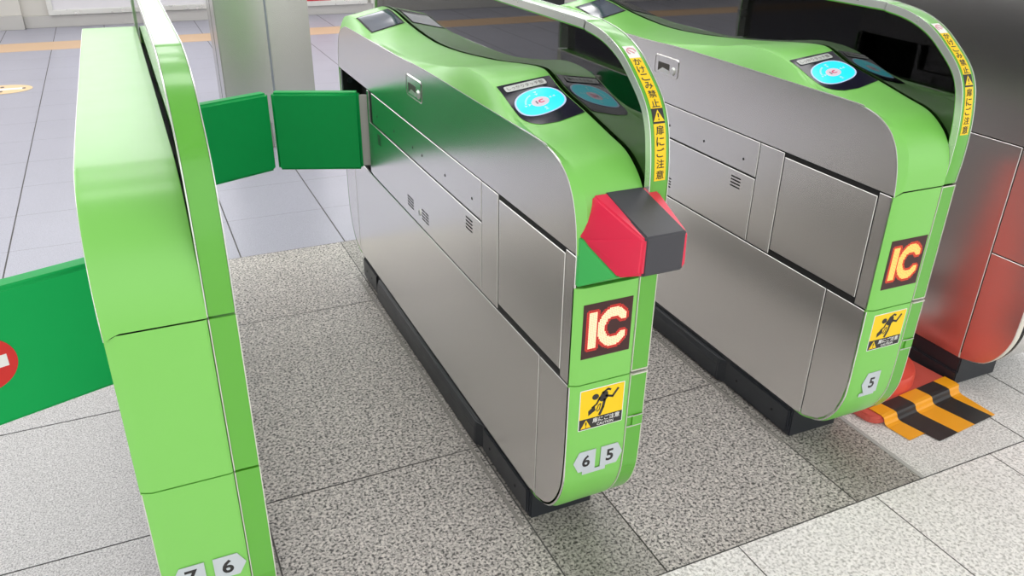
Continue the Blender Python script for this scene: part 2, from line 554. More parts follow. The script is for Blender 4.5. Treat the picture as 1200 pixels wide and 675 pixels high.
def sticker_caution(gate, x0, z0, x1, z1):
    fr = Frame((x0, -0.0042, z0), (1, 0, 0), (0, 0, 1))
    w, h = x1 - x0, z1 - z0
    bm = bmesh.new()
    decal(bm, fr, rrect(-0.002, -0.002, w + 0.002, h + 0.002, 0.002, 2), 0, 0.0006, 1)
    decal(bm, fr, [(0, 0.028), (w, 0.028), (w, h), (0, h)], 0.0004, 0.0010, 0)
    decal(bm, fr, [(0, 0), (w, 0), (w, 0.028), (0, 0.028)], 0.0004, 0.0010, 2)
    st = bm_obj('sticker', bm, [YELLOW, WHITE, INK], gate)
    st['label'] = 'yellow and black caution sticker'
    # stumbling figure with a case caught by a flap
    bm = bmesh.new()
    cx, cy = w * 0.5, 0.0
    k = h / 0.105
    def q(a, b):
        return (a * w, 0.028 + b * (h - 0.028))
    head = q(0.34, 0.72)
    decal(bm, fr, [(head[0] + 0.0085 * math.cos(t * math.pi / 8), head[1] + 0.0075 * math.sin(t * math.pi / 8)) for t in range(16)], 0.0009, 0.0014)
    decal(bm, fr, [q(.40, .60), q(.50, .84), q(.62, .82), q(.64, .62), q(.56, .50), q(.48, .50)], 0.0009, 0.0014)
    stroke(bm, fr, [q(.56, .56), q(.53, .30), q(.46, .05)], 0.0068, 0.0009, 0.0014)
    stroke(bm, fr, [q(.58, .68), q(.74, .60), q(.86, .84)], 0.0055, 0.0009, 0.0014)
    stroke(bm, fr, [q(.50, .80), q(.62, .90), q(.68, .86)], 0.0050, 0.0009, 0.0014)
    stroke(bm, fr, [q(.44, .66), q(.38, .46), q(.28, .36)], 0.0045, 0.0009, 0.0014)
    decal(bm, fr, [q(.20, .10), q(.19, .26), q(.33, .42), q(.36, .24)], 0.0009, 0.0014)
    stroke(bm, fr, [q(.38, .22), q(.42, .40), q(.47, .44), q(.45, .24), q(.40, .18)], 0.0022, 0.0009, 0.0014)
    bm_obj('pictogram', bm, INK, st)
    bm = bmesh.new()
    decal(bm, fr, [(0.004, 0.003), (0.030, 0.003), (0.017, 0.0255)], 0.0009, 0.0014, 0)
    decal(bm, fr, [(0.0158, 0.0105), (0.0182, 0.0105), (0.0188, 0.019), (0.0152, 0.019)], 0.0013, 0.0018, 1)
    decal(bm, fr, [(0.0157, 0.0055), (0.0183, 0.0055), (0.0183, 0.0082), (0.0157, 0.0082)], 0.0013, 0.0018, 1)
    bm_obj('warning_triangle', bm, [YELLOW, INK], st)
    lettering('lettering', '扉にご注意', fr, 0.034, 0.0125, w - 0.006, 0.0258, 0.0009, WHITE, st, 0.012)
    lettering('lettering', 'CAUTION', fr, 0.046, 0.0030, w - 0.022, 0.0100, 0.0009, WHITE, st, 0.012)

def number_sticker(gate, txt, x0, z0, x1, z1, point):
    """grey pentagon with a number; point = -1 points left, 1 right"""
    y = -0.0046 if z0 > 0.27 else -0.0035
    fr = Frame(((x0 + x1) / 2, y, (z0 + z1) / 2), (1, 0, 0), (0, -0.02, 1))
    w, h = (x1 - x0) / 2, (z1 - z0) / 2
    if point < 0:
        poly = [(-w, 0), (-w * .52, -h), (w, -h), (w, h), (-w * .52, h)]
    else:
        poly = [(-w, -h), (w * .52, -h), (w, 0), (w * .52, h), (-w, h)]
    bm = bmesh.new()
    decal(bm, fr, poly, 0, 0.0012)
    st = bm_obj('number_sticker', bm, PALE, gate)
    dx = 0.16 * w * (-point)
    lettering('lettering', txt, fr, dx - 0.013, -0.0165, dx + 0.013, 0.0165, 0.0010, INK, st, 0.026, keep=True)

def led_display(gate, x0, z0, x1, z1, amber=False, cut=0.0):
    """dot-matrix display; the picture on it is made of lit cells"""
    fr = Frame((x0, -0.0042, z0), (1, 0, 0), (0, 0, 1))
    w, h = x1 - x0, z1 - z0
    bm = bmesh.new()
    decal(bm, fr, [(-.0015, -.0015), (w + .0015, -.0015), (w + .0015, h + .0015), (-.0015, h + .0015)], 0, 0.0006, 3)
    nx, ny = 36, 40
    cw, ch = w / nx, h / ny
    def d_shape(i, j):
        px, py = i + 0.5, j + 0.5
        # letter I
        dx = max(4.2 - px, px - 9.6, 0)
        dy = max(7.0 - py, py - 34.0, 0)
        d1 = math.hypot(dx, dy)
        # letter C : thick ring with a gap to the right
        cx, cy, rx, ry, t = 22.6, 20.5, 9.2, 11.2, 3.0
        vx, vy = (px - cx) / rx, (py - cy) / ry
        r = math.hypot(vx, vy)
        ang = math.degrees(math.atan2(vy, vx))
        d2 = 99
        if abs(ang) > 38:
            d2 = max(0, abs(r - 1) * (rx + ry) / 2 - t)
        else:
            for s in (-1, 1):
                ex, ey = cx + rx * math.cos(math.radians(38)), cy + s * ry * math.sin(math.radians(38))
                d2 = min(d2, max(0, math.hypot(px - ex, py - ey) - t + 0.4))
        return min(d1, d2)
    g = 0.14
    for i in range(nx):
        for j in range(ny):
            d = d_shape(i, j)
            mi = 0 if d <= 0.01 else (1 if d < 2.0 else 2)  # lit letter, painted glow around it, unlit cell
            if mi == 2 and (i + j) % 1:
                continue
            a0, a1 = (i + g / 2) * cw, (i + 1 - g / 2) * cw
            b0, b1 = (j + g / 2) * ch, (j + 1 - g / 2) * ch
            f = bm.faces.new([bm.verts.new(fr.p(a, b, 0.0011)) for a, b in ((a0, b0), (a1, b0), (a1, b1), (a0, b1))])
            f.material_index = mi
    me = bpy.data.meshes.new('led_display')
    bm.to_mesh(me)
    bm.free()
    o = link('led_display', me, gate, [LED_ON2 if amber else LED_ON, LED_HALO2 if amber else LED_HALO, LED_OFF, LED_OFF])
    o['label'] = 'dark red dot-matrix display with glowing letters IC'

def zsurf(x, y, tabs):
    c, r = tabs
    t = (x - 0.02) / 0.13
    return (1 - t) * interp(c, y) + t * interp(r, y)

def make_gate(label, loc, rz=0.0, wave=True, nose=False, led=None, caution=True, numbers=(), arch_label=True, reader=True, left_flap=None, right_flap=None, sx=1.0):
    G = thing('ticket_gate', label, 'ticket gate', loc, rz, 'row of station ticket gates')
    # plinth
    bm = bmesh.new()
    prism_x(bm, [(0.178, 0.0), (0.178, 0.112), (LEN - 0.178, 0.112), (LEN - 0.178, 0.0)], 0.006, 0.190, 0.004)
    bm_obj('plinth', bm, BLACKP, G)
    bm = bmesh.new()
    prism(bm, [(0.006, 0.50, 0.004), (0.006, 0.50, 0.085), (0.006, 1.52, 0.085), (0.006, 1.52, 0.004)][::-1], (0, 0, 0), 0) if False else None
    hull(bm, [(0.008, 0.49, 0.006), (0.008, 0.49, 0.09), (0.008, 1.535, 0.006), (0.008, 1.535, 0.09),
              (-0.010, 0.52, 0.006), (-0.010, 0.52, 0.062), (-0.010, 1.52, 0.006), (-0.010, 1.52, 0.062), (-0.004, 0.52, 0.086), (-0.004, 1.52, 0.086)], 0.003)
    bm_obj('kick_bumper', bm, BLACKP, G)
    for ya, yb in ((0.186, 0.476), (1.55, 1.74)):
        bm = bmesh.new()
        box(bm, (-0.002, ya, 0.014), (0.008, yb, 0.092), 0.003)
        for yy in (ya + 0.07, yb - 0.05):
            cyl(bm, (-0.002, yy, 0.052), (-1, 0, 0), 0.004, 0.0012, 12, 1)
        bm_obj('kick_plate', bm, [BLACKP, DARK], G)
    # chassis with a recess for the rear flap
    inner = [(y, z) for y, z in OUT]
    cy, cz = LEN / 2, 0.55
    inner = [(cy + (y - cy) * 0.986, cz + (z - cz) * 0.968) for y, z in inner]
    if not wave:
        pass
    bm = bmesh.new()
    prism_x(bm, inner, 0.075, 0.156, 0)
    prism_x(bm, clip(inner, 0, 1.525, True), 0.0035, 0.0755, 0)
    back_part = clip(inner, 0, 1.525, False)
    prism_x(bm, clip(back_part, 1, 0.522, True), 0.0035, 0.0755, 0)
    prism_x(bm, clip(back_part, 1, 0.829, False), 0.0035, 0.0755, 0)
    prism_x(bm, clip(clip(inner, 0, 1.884, False), 1, 0.50, False), 0.0035, 0.0755, 0)
    bm_obj('chassis', bm, DARK, G)
    # ---- steel side
    up = [p for p in OUT if p[1] >= 0.829]
    upper = STEEL_TOP + [(0.87, 1.020), (1.15, 1.012)] + back(STEEL_TOP, -0.012)
    upper = [(y + 0.0015 if y < 0.5 else y, z) for y, z in upper]
    upper = clip(upper, 1, 0.831, False)
    steel_plate('upper_side_panel', G, [upper])
    low = list(reversed(STEEL_BOT)) + [(0.003, 0.517), (LEN - 0.003, 0.517)] + back(list(reversed(STEEL_BOT)))
    lowf = clip(low, 0, 0.1445, True)
    lowm = clip(clip(low, 0, 0.1480, False), 0, 1.772, True)
    lowb = clip(low, 0, 1.7755, False)
    steel_plate('lower_side_panel', G, [lowm])
    steel_plate('lower_side_panel', G, [lowf])
    steel_plate('lower_side_panel', G, [lowb])
    steel_plate('side_strip', G, [rect(0.004, 0.522, 0.047, 0.827)])
    dp = steel_plate('side_door', G, [rect(0.052, 0.5365, 0.3855, 0.8155)], 0.0012, 0.0048)
    steel_plate('side_post', G, [rect(0.3885, 0.522, 0.4885, 0.827)])
    sp = steel_plate('screwed_strip', G, [rect(0.4920, 0.7225, 1.470, 0.827)])
    for yy in (0.553, 0.75, 0.943, 1.03, 1.217, 1.41):
        bm = bmesh.new()
        cyl(bm, (-0.0004, yy, 0.7605), (1, 0, 0), 0.0042, 0.002, 14)
        bm_obj('screw_hole', bm, DARK, sp)
    vp = steel_plate('vent_panel', G, [rect(0.4920, 0.522, 1.512, 0.7165)])
    for (ya, zt, n, w) in ((1.380, 0.694, 4, 0.036), (1.074, 0.582, 4, 0.026), (1.043, 0.582, 4, 0.026), (0.935, 0.582, 4, 0.026), (0.902, 0.582, 4, 0.026), (0.552, 0.694, 4, 0.044)):
        bm = bmesh.new()
        slots(bm, ya - 0.02 if False else ya, zt, n, w, 0.0098)
        bm_obj('vent', bm, DARK, vp)
    bm = bmesh.new()
    cyl(bm, (0.0, 0.982, 0.566), (-1, 0, 0), 0.0105, 0.0025, 20, 0, 0.0006)
    box(bm, (-0.0032, 0.9805, 0.559), (-0.002, 0.9835, 0.573), 0, 1)
    bm_obj('lock', bm, [SILVER, DARK], vp)
    # latch in the upper panel
    fr = Frame((0.0, 1.065, 0.914), (0, -1, 0), (0, 0, 1))
    bm = bmesh.new()
    outer = rrect(0, 0, 0.142, 0.066, 0.014)
    inn = rrect(0.004, 0.004, 0.138, 0.062, 0.011)
    for k in range(len(outer)):
        k2 = (k + 1) % len(outer)
        for A, B, ha, hb in ((outer, inn, -0.0004, 0.0022),):
            f = bm.faces.new([bm.verts.new(fr.p(*A[k], ha)), bm.verts.new(fr.p(*A[k2], ha)), bm.verts.new(fr.p(*B[k2], hb)), bm.verts.new(fr.p(*B[k], hb))])
    f = bm.faces.new([bm.verts.new(fr.p(a, b, 0.0012)) for a, b in inn])
    lt = bm_obj('latch', bm, STEEL, G)
    bm = bmesh.new()
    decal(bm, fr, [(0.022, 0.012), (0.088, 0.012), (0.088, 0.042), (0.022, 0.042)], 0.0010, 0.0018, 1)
    decal(bm, fr, [(0.024, 0.012), (0.088, 0.012), (0.088, 0.022), (0.050, 0.026)], 0.0016, 0.0028, 0)
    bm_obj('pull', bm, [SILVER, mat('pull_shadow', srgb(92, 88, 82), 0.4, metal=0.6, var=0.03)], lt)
    bm = bmesh.new()
    hull(bm, [fr.p(0.112 + a, 0.024 + b, h) for a, b, h in [(0.014 * math.cos(t * math.pi / 6), 0.014 * math.sin(t * math.pi / 6), 0.001) for t in range(12)] + [(0.009 * math.cos(t * math.pi / 6), 0.009 * math.sin(t * math.pi / 6), 0.006) for t in range(12)]], 0)
    bm_obj('knob', bm, SILVER, lt, True)
    # recess frame and hinge post
    bm = bmesh.new()
    box(bm, (0.001, 1.512, 0.524), (0.02, 1.535, 0.826), 0.001)
    bm_obj('recess_frame', bm, STEEL, G)
    bm = bmesh.new()
    box(bm, (0.001, 1.895, 0.524), (0.02, 1.905, 0.826), 0.001)
    bm_obj('recess_frame', bm, STEEL, G)
    bm = bmesh.new()
    cyl(bm, (0.030, 1.886, 0.785), (0, -1, 0), 0.010, 0.014, 16)
    bm_obj('recess_stop', bm, BLACKP, G)
    # ---- green front and top
    bp = front_skin('back_panel', G, [(p[0], 0.829) for p in FRONT_PROFILE[:1]] + FRONT_PROFILE)
    for v in bp.data.vertices:
        v.co.y = LEN - v.co.y
    bp.data.flip_normals()
    lowp = front_skin('front_panel', G, FRONT_PROFILE)
    midp = front_skin('front_panel', G, [(-.004, z) for z in (.7565 if nose else .8395, .70, .60, .522)], 0.0 if nose else 0.0125)
    if nose:
        pass
    n1, n2 = 34, 130
    def three(tab_front_y, tabs):
        a = [p for p in tabs if p[0] <= tab_front_y + 1e-9 and p is not None]
        return a
    def split(tab):
        sm = [(p.x, p.y) for p in catmull([(a, b, 0) for a, b in tab], 8)]
        i = next(k for k in range(len(sm)) if sm[k][0] > 0.155)
        j = max(k for k in range(len(sm)) if sm[k][0] < LEN - 0.155)
        A = resample([(0, y, z) for y, z in sm[:i + 1]], n1)
        B = resample([(0, y, z) for y, z in sm[i:j + 1]], n2)
        D = resample([(0, y, z) for y, z in sm[j:]], n1)
        return [(p.y, p.z) for p in A + B[1:] + D[1:]]
    tabs = (CREST, RIGHT) if wave else (FLATH, FLATH)
    steel_l = split(TOPS + [(0.87, 1.020), (1.15, 1.012)] + back(TOPS, -0.012))
    cr, ri = split(tabs[0]), split(tabs[1])
    if not wave:
        steel_l = split([(0.002, .829)] + [(y + 0.0015, z - 0.0012) for y, z in FLATH[1:-1]] + [(1.924, .829)])
    if nose:
        pass
    bm = bmesh.new()
    rails = []
    rails.append([(0.004, y + (0.002 if y < 1 else -0.002), z - 0.004) for y, z in steel_l])
    rails.append([(0.0, y, z) for y, z in steel_l])
    if wave:
        for t in (0.35, 0.7):
            rails.append([(0.0 + 0.017 * t, a[0] * (1 - t) + b[0] * t, a[1] * (1 - t) + b[1] * t) for a, b in zip(steel_l, cr)])
    else:
        rails.append([(0.0015, a[0] * 0.3 + b[0] * .7, a[1] * .3 + b[1] * .7) for a, b in zip(steel_l, cr)])
    X = ([0.0185, 0.024] if wave else [0.004, 0.012]) + [0.024 + 0.124 * k / 10 for k in range(1 if wave else 0, 11)]
    for x in X:
        t = (x - 0.02) / 0.13
        e = 0.0006 if (x < 0.02 and wave) else 0
        rails.append([(x, a[0] * (1 - t) + b[0] * t, a[1] * (1 - t) + b[1] * t - e) for a, b in zip(cr, ri)])
    rails.append([(0.151, b[0] + 0.0, b[1] - 0.0008) for b in ri])
    rails.append([(0.152, b[0], b[1] - 0.004) for b in ri])
    rails.append([(0.152, b[0] + (0.01 if b[0] < 1 else -0.01), b[1] - 0.022) for b in ri])
    for r in rails:
        x = r[0][0]
        for e in (0, -1):
            r[e] = (x, r[e][1], 0.829 + 0.0135 * max(0, min(1, x / 0.018)))
    V = loft(bm, rails)
    tc = bm_obj('top_cover', bm, GREEN, G, True, 24)
    bm = bmesh.new()
    e0 = [(-0.0006, y, z) for y, z in steel_l]
    e1 = [(-0.0006, y, z) for y, z in offset_curve(steel_l, 0.0022)]
    e2 = [(0.0012, y, z) for y, z in offset_curve(steel_l, -0.0004)]
    V = loft(bm, [e2, e0, e1])
    bm_obj('edge_trim', bm, POLISHED, tc, True, 40)
    # ---- rail on the right: lower plates, arch rim, smoked screen
    def rail_plate(name, z0, z1, bottom=False):
        poly = []
        if bottom:
            b = [(y - 0.004, z + (0.0)) for y, z in STEEL_BOT]
            poly = list(reversed(b)) + [(-0.002, z1), (LEN + 0.002, z1)] + [(LEN - y, z) for y, z in b]
        else:
            poly = rect(-0.002, z0, LEN + 0.002, z1)
        bm = bmesh.new()
        prism_x(bm, poly, X_RAIL0 + 0.002, X_RAIL1 - 0.001, 0.0008)
        o = bm_obj(name, bm, GREEN_RAIL, G)
        bm = bmesh.new()
        for x in (X_RAIL0 + 0.0003, X_RAIL1 - 0.0018):
            prism_x(bm, [(y - (0.0010 if y < 1 else -0.0010), z) for y, z in poly], x, x + 0.0017, 0)
        if not wave:
            pass
        elif not bottom:
            box(bm, (X_RAIL0 + 0.002, -0.0038, z0), (X_RAIL1 - 0.002, 0.01, z0 + 0.003))
            box(bm, (X_RAIL0 + 0.002, -0.0038, z1 - 0.003), (X_RAIL1 - 0.002, 0.01, z1))
        else:
            box(bm, (X_RAIL0 + 0.002, -0.0070, z1 - 0.003), (X_RAIL1 - 0.002, 0.01, z1))
        bm_obj('edge_trim', bm, WHITE_EDGE, o)
        return o
    rl = rail_plate('rail_panel', 0.10, 0.5185, True)
    ru = rail_plate('rail_panel', 0.5235, 0.8385)
    if caution:
        bm = bmesh.new()
        fr = Frame((X_RAIL0, -0.0032, 0.372), (1, 0, 0), (0, 0, 1))
        decal(bm, fr, [(0.016, 0.0), (0.042, 0.0), (0.042, 0.030), (0.016, 0.030)], -0.001, 0.0016, 0)
        decal(bm, fr, [(0.002, 0.028), (0.042, 0.028), (0.042, 0.030), (0.002, 0.030)], 0, 0.0022, 1)
        decal(bm, fr, [(0.002, 0.0), (0.042, 0.0), (0.042, 0.002), (0.002, 0.002)], 0, 0.0022, 1)
        bm_obj('rail_catch', bm, [GREEN_RAIL, HINGE], rl)
    bm = bmesh.new()
    inner_r = offset_curve(ARCH, 0.020)
    r = []
    for x, d in ((X_RAIL0 + 0.002, 0.0005), (X_RAIL0 + 0.0045, 0.0), (X_RAIL1 - 0.0045, 0.0), (X_RAIL1 - 0.002, 0.0005), (X_RAIL1 - 0.002, 0.020), (X_RAIL0 + 0.002, 0.020)):
        r.append([(x, a, b) for a, b in offset_curve(ARCH, d)])
    V = loft(bm, r + [r[0]])
    for f in bm.faces:
        if any(v in V[4] for v in f.verts) and any(v in V[5] for v in f.verts):
            f.material_index = 1
    for e in (0, -1):
        bm.faces.new([q[e] for q in V[:-1]])
    rim = bm_obj('arch_rim', bm, [GREEN_RAIL, SILVER], G, True, 40)
    bm = bmesh.new()
    for xa, xb in ((X_RAIL0 - 0.0005, X_RAIL0 + 0.0012), (X_RAIL1 - 0.0016, X_RAIL1)):
        r = []
        for x, d in ((xa, -0.0012), (xb, -0.0012), (xb, 0.0165), (xa, 0.0165)):
            r.append([(x, a, b) for a, b in offset_curve(ARCH, d)])
        V = loft(bm, r + [r[0]])
        for e in (0, -1):
            bm.faces.new([q[e] for q in V[:-1]])
    bm_obj('edge_trim', bm, SILVER, rim, True, 40)
    bm = bmesh.new()
    sc = offset_curve(ARCH, 0.015)
    prism_x(bm, [(sc[0][0], 0.832)] + sc[1:-1] + [(sc[-1][0], 0.832)], 0.1568, 0.1615, 0)
    bm_obj('smoked_screen', bm, SMOKED, G)
    bm = bmesh.new()
    pr = [(y, z) for y, z in low]
    pr = clip(clip(pr, 0, 0.03, False), 0, LEN - 0.03, True)
    prism_x(bm, pr, X_RAIL1 - 0.002, X_RAIL1 + 0.002, 0.001)
    prism_x(bm, rect(0.03, 0.5225, LEN - 0.03, 0.836), X_RAIL1 - 0.002, X_RAIL1 + 0.002, 0.001)
    bm_obj('right_side_panel', bm, STEEL, G)
    # ---- writing on the rim
    if arch_label:
        path = resample([(0, a, b) for a, b in ARCH[:len(ARCH) // 2]], 400)
        path = [(p.y, p.z) for p in path]
        cum = [0]
        for a, b in zip(path, path[1:]):
            cum.append(cum[-1] + math.hypot(b[0] - a[0], b[1] - a[1]))
        def at(s):
            k = min(len(cum) - 2, max(0, next((i for i in range(len(cum)) if cum[i] > s), len(cum) - 1) - 1))
            t = (s - cum[k]) / (cum[k + 1] - cum[k])
            a, b = path[k], path[k + 1]
            tv = Vector((0, b[0] - a[0], b[1] - a[1])).normalized()
            return Vector((0, a[0] + (b[0] - a[0]) * t, a[1] + (b[1] - a[1]) * t)), tv
        xl, xr = X_RAIL0 + 0.0095, X_RAIL1 - 0.0085
        def band(s0, s1, mi, bm, h=0.0008):
            n = max(3, int((s1 - s0) / 0.005))
            A, B = [], []
            for i in range(n + 1):
                p, tv = at(s0 + (s1 - s0) * i / n)
                nrm = Vector((0, -tv.z, tv.y))
                A.append(Vector((xl, 0, 0)) + p + nrm * h)
                B.append(Vector((xr, 0, 0)) + p + nrm * h)
            C0 = [a - (a - b).cross(Vector((0, 0, 0))) for a, b in zip(A, B)]
            loft(bm, [A, B], mi)
        s_bot = 0.124
        bm = bmesh.new()
        band(s_bot, s_bot + 0.112, 0, bm)
        band(s_bot + 0.112, s_bot + 0.142, 1, bm)
        band(s_bot + 0.142, s_bot + 0.262, 0, bm)
        band(s_bot + 0.262, s_bot + 0.298, 2, bm)
        ls = bm_obj('warning_strip', bm, [YELLOW, INK, WHITE], rim)
        ls['label'] = 'yellow strip with vertical black writing'
        def glyph(ch, s, size, material=INK, hh=0.0010):
            p, tv = at(s)
            nrm = Vector((0, -tv.z, tv.y))
            fr = Frame(Vector(((xl + xr) / 2, 0, 0)) + p + nrm * hh, (1, 0, 0), tv)
            return fr
        seq = '扉にご注意'
        top = s_bot + 0.112
        for k, ch in enumerate(seq):
            s = top - 0.0125 - k * 0.0218
            fr = glyph(ch, s, 0)
            lettering('lettering', ch, fr, -0.0088, -0.0088, 0.0088, 0.0088, 0, INK, ls, 0.006)
        seq = 'かけこみ禁止'
        top = s_bot + 0.262
        for k, ch in enumerate(seq):
            s = top - 0.0105 - k * 0.0198
            fr = glyph(ch, s, 0)
            lettering('lettering', ch, fr, -0.0088, -0.0082, 0.0088, 0.0082, 0, INK, ls, 0.006)
        fr = glyph('', s_bot + 0.127, 0)
        bm = bmesh.new()
        decal(bm, fr, [(-0.0125, -0.011), (0.0125, -0.011), (0, 0.012)], 0.0, 0.0005, 0)
        decal(bm, fr, [(-0.0012, -0.003), (0.0012, -0.003), (0.0017, 0.005), (-0.0017, 0.005)], 0.0004, 0.0008, 1)
        decal(bm, fr, [(-0.0012, -0.0085), (0.0012, -0.0085), (0.0012, -0.0055), (-0.0012, -0.0055)], 0.0004, 0.0008, 1)
        bm_obj('warning_triangle', bm, [YELLOW, INK], ls)
        fr = glyph('', s_bot + 0.281, 0, hh=0.0012)
        bm = bmesh.new()
        arc = [(0.0095 * math.cos(math.radians(a)), 0.0095 * math.sin(math.radians(a))) for a in range(-10, 231, 24)]
        stroke(bm, fr, arc, 0.0024, 0, 0.0004)
        stroke(bm, fr, [(-0.005, 0.004), (0.004, -0.006)], 0.0024, 0, 0.0004)
        bm_obj('symbol', bm, PINK, ls)
    # ---- screens on the top
    if reader:
        def surf_frame(xa, xb, ya, yb, lift):
            z = lambda x, y: zsurf(x, y, tabs)
            o = Vector((xa, ya, z(xa, ya)))
            u = Vector((xb, ya, z(xb, ya))) - o
            v = Vector((xa, yb, z(xa, yb))) - o
            fr = Frame(o, u, v - u.normalized() * v.dot(u.normalized()))
            fr.o = fr.o + fr.n * lift
            return fr, u.length, v.length
        def skin(xa, xb, ya, yb, lift, bm, mi, cornr=0.0, skew=0.0):
            NX, NY = 10, 16
            grid = []
            for j in range(NY + 1):
                row = []
                y = ya + (yb - ya) * j / NY
                x_start = xa
                if cornr and y - ya < cornr:
                    d = cornr - (y - ya)
                    x_start = xa + cornr * 0.8 - math.sqrt(max(0, cornr ** 2 - d ** 2)) * 0.8
                for i in range(NX + 1):
                    x = x_start + (xb - x_start) * i / NX
                    yq = y - skew * (x - xa) / (xb - xa) * max(0, (y - ya) / (yb - ya))
                    row.append((x, yq, zsurf(x, yq, smt) + lift))
                grid.append(row)
            loft(bm, grid, mi)
        smt = tuple([(p.x, p.y) for p in catmull([(a, b, 0) for a, b in t], 8)] for t in tabs)
        bm = bmesh.new()
        skin(0.024, 0.1475, 0.256, 0.457, 0.0012, bm, 0, 0.075, 0.026)
        rd = bm_obj('card_reader', bm, SCREEN, G, True)
        rd['label'] = 'dark touch panel with glowing cyan disc'
        def lay(poly, lift, bm, mi):
            f = bm.faces.new([bm.verts.new((x, y, zsurf(x, y, smt) + lift)) for x, y in poly])
            f.material_index = mi
        def disc(cx, cy, r, lift, bm, mi, power=2.0, r0=0.0, fy=0.9):
            n = 48
            rings = [r0 + (r - r0) * k / 6 for k in range(7)]
            prev = None
            for q in rings:
                row = []
                for k in range(n):
                    t = 2 * math.pi * k / n
                    c, s = math.cos(t), math.sin(t)
                    e = (abs(c) ** power + abs(s) ** power) ** (-1 / power)
                    row.append(bm.verts.new((cx + q * e * c, cy + fy * q * e * s, zsurf(cx + q * e * c, cy + fy * q * e * s, smt) + lift)))
                if prev:
                    for k in range(n):
                        if q > 0 and rings.index(q) == 1 and r0 == 0:
                            f = bm.faces.new((prev[0], row[k], row[(k + 1) % n])) if k == 0 else bm.faces.new((prev[k], row[k], row[(k + 1) % n], prev[(k + 1) % n]))
                        else:
                            f = bm.faces.new((prev[k], row[k], row[(k + 1) % n], prev[(k + 1) % n]))
                        f.material_index = mi
                prev = row
        cx, cy = 0.0865, 0.353
        bm = bmesh.new()
        disc(cx, cy, 0.0570, 0.0022, bm, 1, 2.4, 0.050)
        disc(cx, cy, 0.0530, 0.0026, bm, 0, 2.4, 0.0001)
        disc(cx, cy, 0.0205, 0.0031, bm, 2, 2.0, 0.0001)
        for (dx, dy) in ((0.026, 0.003), (0.035, 0.003), (-0.026, 0.0), (-0.035, 0.0), (0.003, 0.028), (0.003, 0.036), (0.0, -0.028), (0.0, -0.036)):
            ux, uy = (-1 if dx > 0.02 else 1 if dx < -0.02 else 0), (-1 if dy > 0.02 else 1 if dy < -0.02 else 0)
            t = 0.0042
            px, py = -uy, ux
            lay([(cx + dx + ux * t, cy + dy + uy * t), (cx + dx - ux * t * .6 + px * t, cy + dy - uy * t * .6 + py * t), (cx + dx - ux * t * .6 - px * t, cy + dy - uy * t * .6 - py * t)], 0.0036, bm, 3)
        for k in range(9):
            a = math.radians(112 + k * 7)
            q = 0.033
            lay([(cx + (q + s1 * 0.0022) * math.cos(a + s2 * 0.045), cy + (q + s1 * 0.0022) * math.sin(a + s2 * 0.045)) for s1, s2 in ((-1, -1), (1, -1), (1, 1), (-1, 1))], 0.0036, bm, 3)
        bm_obj('touch_disc', bm, [CYAN, RINGL, HUBL, MARKL], rd)
        bm = bmesh.new()
        lay([(cx - 0.0105, cy - 0.006), (cx - 0.0065, cy - 0.006), (cx - 0.0065, cy + 0.006), (cx - 0.0105, cy + 0.006)], 0.0038, bm, 0)
        pts = []
        for k in range(11):
            a = math.radians(50 + 26 * k)
            pts.append((cx + 0.004 + 0.0085 * math.cos(a), cy + 0.0072 * math.sin(a)))
        for (p, q) in zip(pts, pts[1:]):
            mid = (cx + 0.004, cy)
            s = 0.45
            lay([p, q, (mid[0] + (q[0] - mid[0]) * s, mid[1] + (q[1] - mid[1]) * s), (mid[0] + (p[0] - mid[0]) * s, mid[1] + (p[1] - mid[1]) * s)], 0.0038, bm, 1)
        bm_obj('logo', bm, [LOGOG, LOGOP], rd)
        # small printed plate above the disc
        yc = 0.432
        fa = Vector((0.0345, yc - 0.012, zsurf(0.0345, yc - 0.012, smt)))
        fb = Vector((0.131, yc - 0.026, zsurf(0.131, yc - 0.026, smt)))
        fc = Vector((0.0345, yc + 0.013, zsurf(0.0345, yc + 0.013, smt)))
        fr = Frame(fa, fb - fa, fc - fa)
        fr.o = fr.o + fr.n * 0.0022
        wv = (fb - fa).length
        bm = bmesh.new()
        decal(bm, fr, rrect(0, 0.001, wv, 0.024, 0.005, 4), 0, 0.0012)
        pl = bm_obj('label_plate', bm, LABEL, rd)
        lettering('lettering', 'しっかりタッチ部', fr, 0.006, 0.0055, wv - 0.006, 0.0195, 0.0012, mat('label_ink', srgb(120, 120, 118), 0.5, var=0.03), pl, 0.004)
        # rear display
        bm = bmesh.new()
        skin(0.024, 0.1435, 1.505, 1.700, 0.0010, bm, 0)
        ds = bm_obj('display_screen', bm, DARK, G, True)
        bm = bmesh.new()
        skin(0.030, 0.1375, 1.513, 1.692, 0.0018, bm, 0)
        bm_obj('display_glass', bm, LCD, ds, True)
    # ---- nose
    if nose:
        cx = 0.107
        bm = bmesh.new()
        hull(bm, [(cx - .072, .016, .9495), (cx + .072, .016, .9495), (.0045, -.003, .866), (.196, -.003, .866), (.0045, .02, .87), (.196, .02, .87),
                  (.0385, -.088, .815), (.170, -.088, .815), (cx - .0515, -.138, .838), (cx + .0515, -.138, .838), (cx - .0490, -.138, .9115), (cx + .0490, -.138, .9115)], 0.005, 0, 4)
        ns = bm_obj('nose', bm, RED, G, True, 40)
        ns['label'] = 'red wedge-shaped nose with charcoal band'
        bm = bmesh.new()
        hull(bm, [(cx - .0445, .017, .9510), (cx + .0445, .017, .9510), (cx - .0445, -.1405, .9150), (cx + .0445, -.1405, .9150),
                  (cx - .0445, -.1405, .836), (cx + .0445, -.1405, .836), (cx - .0445, -.12, .828), (cx + .0445, -.12, .828), (cx - .0445, .01, .93), (cx + .0445, .01, .93)], 0.003, 0, 3)
        bm_obj('nose_band', bm, CHAR, ns, True, 40)
